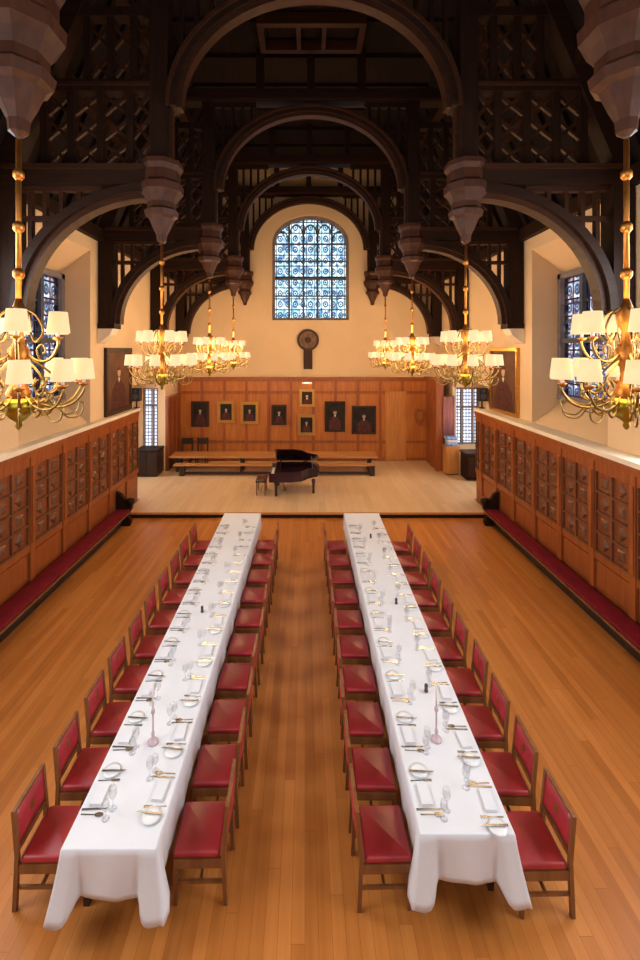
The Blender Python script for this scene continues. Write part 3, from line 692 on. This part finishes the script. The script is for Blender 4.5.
# ------------------------------------------------------------------ long tables
TAB = {'left':  dict(n=3.555, f=10.90, near=(-1.936,-1.177), far=(-1.952,-1.066)),
       'right': dict(n=3.665, f=10.90, near=(.937,1.718),   far=(.937,1.790))}
def edge(side, k, y):
    t = TAB[side]; u = (y-t['n'])/(t['f']-t['n']); return t['near'][k]*(1-u)+t['far'][k]*u
HT = .75
def tablecloth(side):
    t = TAB[side]; vs = []; fs = []
    rnd = random.Random(3 if side == 'left' else 9)
    # perimeter, counter-clockwise, with outward normals
    per = []
    def seg(p, q, n, nx, ny, kind):
        for i in range(n):
            u = i/n; per.append((p[0]*(1-u)+q[0]*u, p[1]*(1-u)+q[1]*u, nx, ny, kind, u))
    A = (t['near'][0], t['n']); B = (t['near'][1], t['n']); C = (t['far'][1], t['f']); D = (t['far'][0], t['f'])
    seg(A, B, 40, 0, -1, 'end'); seg(B, C, 150, 1, 0, 'side'); seg(C, D, 24, 0, 1, 'end'); seg(D, A, 150, -1, 0, 'side')
    L = t['f']-t['n']; n = len(per); rows = 11
    data = []
    for (x, y, nx, ny, kind, u) in per:
        ln = .78 if kind == 'end' else L
        d = min(u, 1-u)*ln                              # distance to the nearest corner
        c = math.exp(-(d/.12)**4); cd_ = math.exp(-(d/.06)**2)
        # corner direction blends the two normals
        sx = -1 if x < (t['near'][0]+t['near'][1])/2 else 1; sy = -1 if y < (t['n']+t['f'])/2 else 1
        dx, dy = nx*(1-cd_)+cd_*(nx+ (sx if kind == 'end' else 0))*.72, ny*(1-cd_)+cd_*(ny+(sy if kind == 'side' else 0))*.72
        drop = .385+.11*c
        if kind == 'end': drop += .012*math.sin(u*PI*3+1)+.008*math.sin(u*23)
        flare = .012+.108*c
        if kind == 'end':
            fold = .014*math.sin(u*PI*4.6+.8)*(1-c)-.03*math.exp(-((d-.15)/.03)**2)
            flare += 0
        else:
            fold = .004*math.sin(y*21)+.003*math.sin(y*9.3)-.03*math.exp(-((d-.15)/.035)**2)*(1 if d < .4 else 0)
            flare = .008+.115*c
        if sy > 0: drop = .38; flare = .01
        data.append((x, y, dx, dy, drop, flare, fold))
    r0 = .012
    for k in range(rows):
        for (x, y, dx, dy, drop, fl, fo) in data:
            if k == 0: vs.append((x-dx*r0, y-dy*r0, HT)); continue
            if k == 1: vs.append((x-dx*r0*.3, y-dy*r0*.3, HT-r0*.25)); continue
            v = (k-1)/(rows-2); z = HT-r0-(drop-r0)*v
            o = fl*v**1.25+fo*min(1, v*1.4)
            vs.append((x+dx*o, y+dy*o, z))
    for k in range(rows-1):
        for i in range(n): fs.append((k*n+i, k*n+(i+1)%n, (k+1)*n+(i+1)%n, (k+1)*n+i))
    # top surface: strips across
    b = mb('linen', True); b.add(vs, fs)
    iA, iB, iC, iD = 0, 40, 190, 214
    left_side = [iD+j for j in range(150)]+[iA]          # D -> A
    right_side = [iB+j for j in range(150)]+[iC]         # B -> C
    b.smooth = False
    b.f.append([*range(iA, iB+1)]+[right_side[1], left_side[-2]] ); b.m.append(b.cur); b.sm.append(False)
    for j in range(1, 149):
        b.f.append([left_side[150-j], right_side[j], right_side[j+1], left_side[150-j-1]]); b.m.append(b.cur); b.sm.append(False)
    b.f.append([left_side[1], right_side[149], *range(iC, iD+1)]); b.m.append(b.cur); b.sm.append(False)
    o = b.build('tablecloth')
    md = o.modifiers.new('thick', 'SOLIDIFY'); md.thickness = .003; md.offset = -1
    tag(o, 'long white tablecloth draped over the %s banquet table' % side, 'tablecloth', 'white tablecloths')
    # the table beneath
    yc = (t['n']+t['f'])/2; xc = (t['near'][0]+t['near'][1])/2
    e = empty('banquet_table', (xc, yc, 0), 'long narrow banquet table under the %s white cloth' % side, 'table', 'long banquet tables')
    w = .36; l = L/2-.02
    mb('table_wood').prism([(t['near'][0]-xc+.015, -l), (t['near'][1]-xc-.015, -l), (t['far'][1]-xc-.015, l), (t['far'][0]-xc+.015, l)], 2, .71, .742).build('tabletop', e)
    for k in range(5):
        y = -l+.25+(2*l-.5)*k/4
        for sx in (-.29,.29): mb('dark_wood').box(sx-.025,sx+.025,y-.025,y+.025,0,.71).build('leg', e)
    mb('dark_wood').box(-.04,.04,-l+.3,l-.3,.62,.71).build('support_rail', e)
tablecloth('left'); tablecloth('right')

# ------------------------------------------------------------------ chairs
def make_chair():
    t = empty('dining_chair', (0,0,0), '', 'chair', 'crimson dining chairs')
    mb('leather', True).rbox(-.185,.215,-.222,.222,.385,.45,.022).build('seat', t)
    b = mb('chair_wood').box(-.21,.205,-.225,-.195,.315,.39).box(-.21,.205,.195,.225,.315,.39).box(.175,.205,-.20,.20,.315,.39).box(-.215,-.19,-.2,.2,.315,.39); b.build('seat_frame', t)
    for s in (-1, 1):
        mb('chair_wood').add(*leg_v(.19, .19, s, .0, .315)).build('leg', t)
        b = mb('chair_wood'); b.bar((-.232, s*.212, 0), (-.212, s*.212, .45), .034, .034); b.bar((-.212, s*.212, .45), (-.245, s*.208, .835), .032, .032); b.build('leg', t)
    # back pad leans with the posts
    pts = [(-.205,.52),(-.225,.80)]
    b = mb('leather', True)
    ny, nz = 8, 5; vs = []; fs = []
    for side in (0, 1):
        for i in range(nz+1):
            for j in range(ny+1):
                u, v = j/ny, i/nz; y = -.195+.39*u; z = .525+.285*v
                base = -.213-(z-.45)*.086
                bul = .016*min(1, 6*min(u,1-u))*min(1, 6*min(v,1-v))
                curve = -.012*math.sin(PI*u)
                x = base+curve+(.012+bul if side == 0 else -.012-bul*.6)
                vs.append((x, y, z))
    k = (nz+1)*(ny+1)
    for side in (0, 1):
        for i in range(nz):
            for j in range(ny):
                a = side*k+i*(ny+1)+j; f = (a, a+1, a+ny+2, a+ny+1); fs.append(f if side == 0 else f[::-1])
    for i in range(nz):
        for j in (0, ny):
            a = i*(ny+1)+j; fs.append((a, a+ny+1, a+ny+1+k, a+k))
    for j in range(ny):
        for i in (0, nz):
            a = i*(ny+1)+j; fs.append((a, a+1, a+1+k, a+k))
    b.add(vs, fs); bp = b.build('backrest', t)
    # small embroidered shield on the back pad
    e = mb('gold'); sh = [(-.026,.04),(.026,.04),(.028,.005),(.016,-.022),(0,-.038),(-.016,-.022),(-.028,.005)]
    vv = []
    for dx in (.0, .004):
        for u, v in sh: z = .675+v; vv.append((-.213-(z-.45)*.086-.012+.028+dx, u, z))
    m = len(sh); e.add(vv, [tuple(range(m)), tuple(range(2*m-1,m-1,-1))]+[(i,(i+1)%m,(i+1)%m+m,i+m) for i in range(m)])
    e.build('emblem', bp)
    b = mb('chair_wood').box(-.236,-.206,-.2,.2,.475,.515); b.build('lower_back_rail', t)
    b = mb('chair_wood').box(-.262,-.232,-.2,.2,.808,.832); b.build('top_rail', t)
    b = mb('chair_wood').box(-.22,.19,-.212,-.192,.17,.195).box(-.22,.19,.192,.212,.17,.195).box(-.03,-.005,-.195,.195,.172,.193); b.build('stretcher', t)
    return t
def leg_v(x, w, s, z0, z1):
    a, c = .014, .019; y = s*.21
    vs = [(x-a,y-a,z0),(x+a,y-a,z0),(x+a,y+a,z0),(x-a,y+a,z0),(x-c,y-c,z1),(x+c,y-c,z1),(x+c,y+c,z1),(x-c,y+c,z1)]
    return vs, [(0,3,2,1),(4,5,6,7),(0,1,5,4),(1,2,6,5),(2,3,7,6),(3,0,4,7)]
chair0 = make_chair(); ctree = tree_of(chair0); used = False
SEATS = []
rnd = random.Random(5)
for side in ('left', 'right'):
    for k, (kn, sgn) in enumerate((('wall side' if side == 'left' else 'aisle side', 1), ('aisle side' if side == 'left' else 'wall side', -1))):
        for i in range(10):
            near = 3.80+.61*i+.0045*i*i
            if side == 'right' and k == 1: near -= .09
            if k == 0: near -= .04
            yc = near+.23
            x = edge(side, k, yc)-sgn*(.27 if kn == 'wall side' else .25)
            rz = (0 if sgn > 0 else PI)+rnd.uniform(-.03,.03); x += rnd.uniform(-.015,.012)*sgn
            lab = 'crimson leather dining chair %s from near end, %s of the %s white table' % (ORD[i], kn, side)
            if not used: chair0.location = (x, yc, 0); chair0.rotation_euler = (0,0,rz); chair0['label'] = lab; used = True
            else: dup(chair0, ctree, (x, yc, 0), rz, lab)
            SEATS.append((side, k, sgn, i, yc, kn))

# ------------------------------------------------------------------ place settings
def fork_mesh():
    b = mb('steel'); b.prism([(0,-.006),(.09,-.004),(.115,-.004),(.13,-.012),(.15,-.012),(.15,.012),(.13,.012),(.115,.004),(.09,.004),(0,.006)], 2, 0, .003)
    for y in (-.010,-.0035,.0035,.010): b.box(.15,.195,y-.002,y+.002,0,.003)
    return b.mesh('fork')
def knife_mesh():
    return mb('steel').prism([(0,-.009),(.10,-.008),(.115,-.009),(.20,-.009),(.225,.004),(.10,.009),(0,.009)], 2, 0, .004).mesh('table_knife')
def spoon_mesh():
    b = mb('steel'); b.prism([(0,-.006),(.12,-.004),(.12,.004),(0,.006)], 2, 0, .003)
    b.prism([(.155+.038*math.cos(2*PI*k/14), .021*math.sin(2*PI*k/14)) for k in range(14)], 2, 0, .005); return b.mesh('dessert_spoon')
def plate_mesh():
    return mb('china', True).lathe([(.045,0),(.05,.004),(.078,.012),(.08,.015),(.052,.009),(.01,.008)], 0, 0, 24).mesh('side_plate')
def glass_mesh(h, r):
    return mb('glass', True).lathe([(r*.95,0),(r*.95,.003),(.006,.008),(.005,h*.42),(r*.5,h*.48),(r,h*.68),(r*.82,h),(r*.79,h),(r*.95,h*.68),(r*.45,h*.5),(.003,h*.46)], 0, 0, 14).mesh('wine_glass')
def napkin_mesh():
    b = mb('linen'); b.box(-.05,.05,-.1,.1,0,.012); b.box(-.046,.05,-.096,.096,.012,.02); return b.mesh('folded_napkin')
MF, MK, MS, MP, MG, MN = fork_mesh(), knife_mesh(), spoon_mesh(), plate_mesh(), glass_mesh(.19,.036), napkin_mesh()
MG2 = glass_mesh(.15,.034); MG2.name = 'water_glass'
def put(name, me, x, y, z, rz, label, cat, group):
    o = bpy.data.objects.new(name, me); COL.objects.link(o); o.location = (x, y, z); o.rotation_euler = (0,0,rz); return tag(o, label, cat, group)
for (side, k, sgn, i, yc, kn) in SEATS:
    ex = edge(side, k, yc); r = 0 if sgn > 0 else PI
    place = '%s place from near end, %s of the %s table' % (ORD[i], kn, side)
    X = lambda d: ex+sgn*d
    Y = lambda d: yc+sgn*d*-1     # to the diner's right
    j = lambda a: rnd.uniform(-a, a)
    z = HT+.0015
    put('fork', MF, X(.035+j(.01)), Y(-.135), z, r+j(.05), 'steel fork at the '+place, 'fork', 'forks on the long tables')
    put('table_knife', MK, X(.03+j(.01)), Y(.125), z, r+j(.05), 'steel knife at the '+place, 'knife', 'knives on the long tables')
    put('dessert_spoon', MS, X(.04+j(.01)), Y(.165), z, r+j(.05), 'steel spoon at the '+place, 'spoon', 'spoons on the long tables')
    put('side_plate', MP, X(.13), Y(-.225), z, 0, 'white side plate at the '+place, 'plate', 'side plates on the long tables')
    put('butter_knife', MK, X(.04), Y(-.215), z+.0165, r+j(.1), 'butter knife on the side plate, '+place.replace(' from near end',''), 'knife', 'butter knives on side plates')
    put('wine_glass', MG, X(.27+j(.015)), Y(.12+j(.01)), z, 0, 'tall wine glass at the '+place, 'glass', 'wine glasses on the long tables')
    put('water_glass', MG2, X(.245+j(.015)), Y(.20+j(.01)), z, 0, 'short stemmed glass at the '+place, 'glass', 'short glasses on the long tables')
    put('folded_napkin', MN, X(.12), Y(0), z, r+j(.08), 'white folded napkin at the '+place, 'napkin', 'napkins on the long tables')
def candlestick(x, y, side):
    t = empty('candlestick', (x, y, HT+.0015), 'tall slender candlestick with white candle in the middle of the %s table' % side, 'candlestick', 'candlesticks on the long tables')
    mb('candle_glass', True).lathe([(.055,0),(.055,.012),(.03,.03),(.014,.05),(.018,.09),(.009,.12),(.009,.28),(.02,.30),(.016,.33),(.012,.335)], 0, 0, 14).build('stem', t)
    mb('white_wax', True).lathe([(.011,.33),(.010,.60),(.003,.61)], 0, 0, 10).build('candle', t)
candlestick(-1.53, 4.53, 'left'); candlestick(1.33, 4.56, 'right')
for x, y, lab in ((1.40,5.2,'small dark pepper pot behind the candlestick on the right table'),(1.42,7.0,'small dark pepper pot halfway along the right table'),
                  (-1.55,6.78,'small dark pepper pot halfway along the left table'),(1.38,9.45,'small dark pepper pot towards the far end of the right table')):
    o = mb('pepper', True).lathe([(.022,0),(.025,.01),(.018,.04),(.022,.07),(.018,.085),(.008,.095)], 0, 0, 12).build('pepper_pot', None, (x,y,HT+.0015)); tag(o, lab, 'pepper pot', 'pepper pots on the long tables')

# ------------------------------------------------------------------ chandeliers
def cat(p, m=3):
    p = [Vector(q) for q in p]; out = []
    for i in range(len(p)-1):
        a, b, c, d = p[max(i-1,0)], p[i], p[i+1], p[min(i+2,len(p)-1)]
        for k in range(m):
            t = k/m; out.append(.5*((2*b)+(c-a)*t+(2*a-5*b+4*c-d)*t*t+(3*b-a-3*c+d)*t**3))
    return out+[p[-1]]
def make_chandelier():
    t = empty('chandelier', (0,0,0), '', 'chandelier', 'brass chandeliers')
    b = mb('brass', True).lathe([(.022,5.12),(.022,6.50)], 0, 0, 10)
    for z in (5.35, 5.75, 6.2): b.lathe([(.022,z-.05),(.045,z-.02),(.045,z+.02),(.022,z+.05)], 0, 0, 10)
    b.build('rod', t)
    mb('brass', True).lathe([(.02,4.10),(.05,4.25),(.10,4.33),(.07,4.40),(.04,4.46),(.05,4.55),(.085,4.62),(.085,4.70),(.045,4.76),(.035,4.86),(.07,4.92),(.08,5.0),(.05,5.06),(.022,5.14)], 0, 0, 16).build('stem', t)
    mb('brass_bowl', True).lathe([(.01,4.02),(.03,4.05),(.02,4.08),(.07,4.12),(.13,4.19),(.14,4.24),(.10,4.29),(.03,4.31)], 0, 0, 18).build('bowl', t)
    for tier, (n, R, zc, r0) in enumerate(((6, .34, 4.80, .07), (10, .51, 4.40, .08))):
        for k in range(n):
            a = 2*PI*k/n+(.26 if tier else 0); c, s = math.cos(a), math.sin(a)
            q = [(.05, zc-.06), (R*.3, zc-.16), (R*.6, zc-.20), (R*.85, zc-.16), (R, zc-.06), (R, zc)]
            b = mb('brass_dark', True).tube(cat([(r*c, r*s, z) for r, z in q]), .011, 6)
            b.tube(cat([(r*c, r*s, z) for r, z in ((R*.55,zc-.20),(R*.45,zc-.10),(R*.6,zc-.05),(R*.68,zc-.11),(R*.6,zc-.13))]), .007, 5)
            if tier: b.tube(cat([(r*c, r*s, z) for r, z in ((R*.6,zc-.2),(R*.75,zc-.29),(R*.95,zc-.27),(R*1.0,zc-.18),(R*.93,zc-.15))]), .007, 5)
            if tier:
                b.tube(cat([(r*c, r*s, z) for r, z in ((.09,zc+.22),(R*.4,zc+.14),(R*.62,zc+.02),(R*.5,zc-.08),(R*.36,zc-.02),(R*.45,zc+.05))]), .009, 6)
                b.tube(cat([(r*c, r*s, z) for r, z in ((.10,zc-.12),(R*.36,zc-.26),(R*.5,zc-.22),(R*.42,zc-.13),(R*.3,zc-.17))]), .009, 6)
            else:
                b.tube(cat([(r*c, r*s, z) for r, z in ((.05,zc+.26),(R*.45,zc+.2),(R*.62,zc+.06),(R*.42,zc-.03),(R*.3,zc+.05))]), .009, 6)
            b.mat('brass').lathe([(.012,zc-.02),(.038,zc),(.04,zc+.012),(.012,zc+.015)], R*c, R*s, 10)
            arm = b.build('arm', t)
            mb('white_wax', True).lathe([(.013,zc+.012),(.013,zc+.10)], R*c, R*s, 8).build('candle_tube', arm)
            mb('shade', True).lathe([(.092,zc+.045),(.072,zc+.225),(.064,zc+.225),(.084,zc+.045)], R*c, R*s, 16).build('lamp_shade', arm)
    return t
ch0 = make_chandelier(); chtree = tree_of(ch0); first = True
for i, y in enumerate(TY[:4]):
    for sx, side in ((-1,'left'),(1,'right')):
        lab = ['brass chandelier with cream shades nearest the camera on the %s', 'brass chandelier with cream shades second from camera on the %s',
               'brass chandelier with cream shades third from camera on the %s', 'brass chandelier with cream shades on the %s, furthest from the camera'][i] % side
        loc = (XC+sx*2.6, y, 0)
        if first: ch0.location = loc; ch0['label'] = lab; first = False
        else: dup(ch0, chtree, loc, .35*i+.2*sx, lab)

# ------------------------------------------------------------------ light
def light(name, typ, loc, energy, color, size=None, size_y=None, aim=None, **kw):
    d = bpy.data.lights.new(name, typ); d.energy = energy; d.color = color
    if typ == 'AREA':
        d.shape = 'RECTANGLE'; d.size = size; d.size_y = size_y
    elif size: d.shadow_soft_size = size
    for k, v in kw.items(): setattr(d, k, v)
    o = bpy.data.objects.new(name, d); COL.objects.link(o); o.location = loc
    if aim: o.rotation_euler = (Vector(aim)-Vector(loc)).to_track_quat('-Z', 'Y').to_euler()
    return o
WARM = (1.0,.66,.34); DAY = (.86,.93,1.0)
for y in TY[:4]:
    for sx in (-1, 1): light('chandelier_glow', 'POINT', (XC+sx*2.6, y, 4.72), 150 if y < 11 else 480, WARM, .5)
light('rear_fill', 'AREA', (XC, -3.9, 7.2), 60, DAY, 6.5, 5.8, (XC, 8, 2))  # unseen area fill added behind the camera to brighten the hall
for a, c in OPEN[:2]:
    for x, ax in ((WL-.5, 0), (WR+.5, 0)): light('side_bay_fill', 'AREA', (x, (a+c)/2, 5.0), 245, DAY, 2.4, 2.9, (ax, (a+c)/2+.3, 2.5))  # area lamps added in the out-of-view bays to strengthen the side light
for x in (-6.3, 6.6): light('recess_fill', 'AREA', (x, 15.2, 2.2), 60, DAY, 1.8, 2.0, (0, 15.2, 1.0))  # unseen area fills added in front of the windowless outer recess walls
x, _, z = at(307, 384, 18.1)
light('picture_spot', 'SPOT', (x, 18.1, z+.1), 45, WARM, .05, aim=(x, 18.45, z-1.0), spot_size=2.2, spot_blend=.8)

w = bpy.data.worlds.new('sky'); S.world = w; w.use_nodes = True; nt = w.node_tree; bg = nt.nodes['Background']
sk = nt.nodes.new('ShaderNodeTexCoord'); sep = nt.nodes.new('ShaderNodeSeparateXYZ'); nt.links.new(sk.outputs['Generated'], sep.inputs[0])
rr = ramp(nt, [(.0, (.86,.92,1.0)), (.6, (.80,.90,1.0))]); nt.links.new(sep.outputs['Z'], rr.inputs['Fac']); nt.links.new(rr.outputs['Color'], bg.inputs['Color'])
bg.inputs['Strength'].default_value = 2.1

# ------------------------------------------------------------------ camera
cd = bpy.data.cameras.new('camera'); cam = bpy.data.objects.new('camera', cd); COL.objects.link(cam); S.camera = cam
cam.location = (0, 0, CAMH); cam.rotation_euler = (PI/2, 0, 0)
cd.sensor_fit = 'AUTO'; cd.sensor_width = 36; cd.lens = F/960*36
cd.shift_x = (320-PX)/960; cd.shift_y = -(480-PY)/960
cd.clip_start = .05
S.view_settings.view_transform = 'Standard'; S.view_settings.look = 'None'; S.view_settings.gamma = 1; S.view_settings.use_curve_mapping = False
S.view_settings.exposure = -.08
S.cycles.use_denoising = True
S.cycles.max_bounces = 8; S.cycles.transparent_max_bounces = 16
S.cycles.sample_clamp_indirect = 6
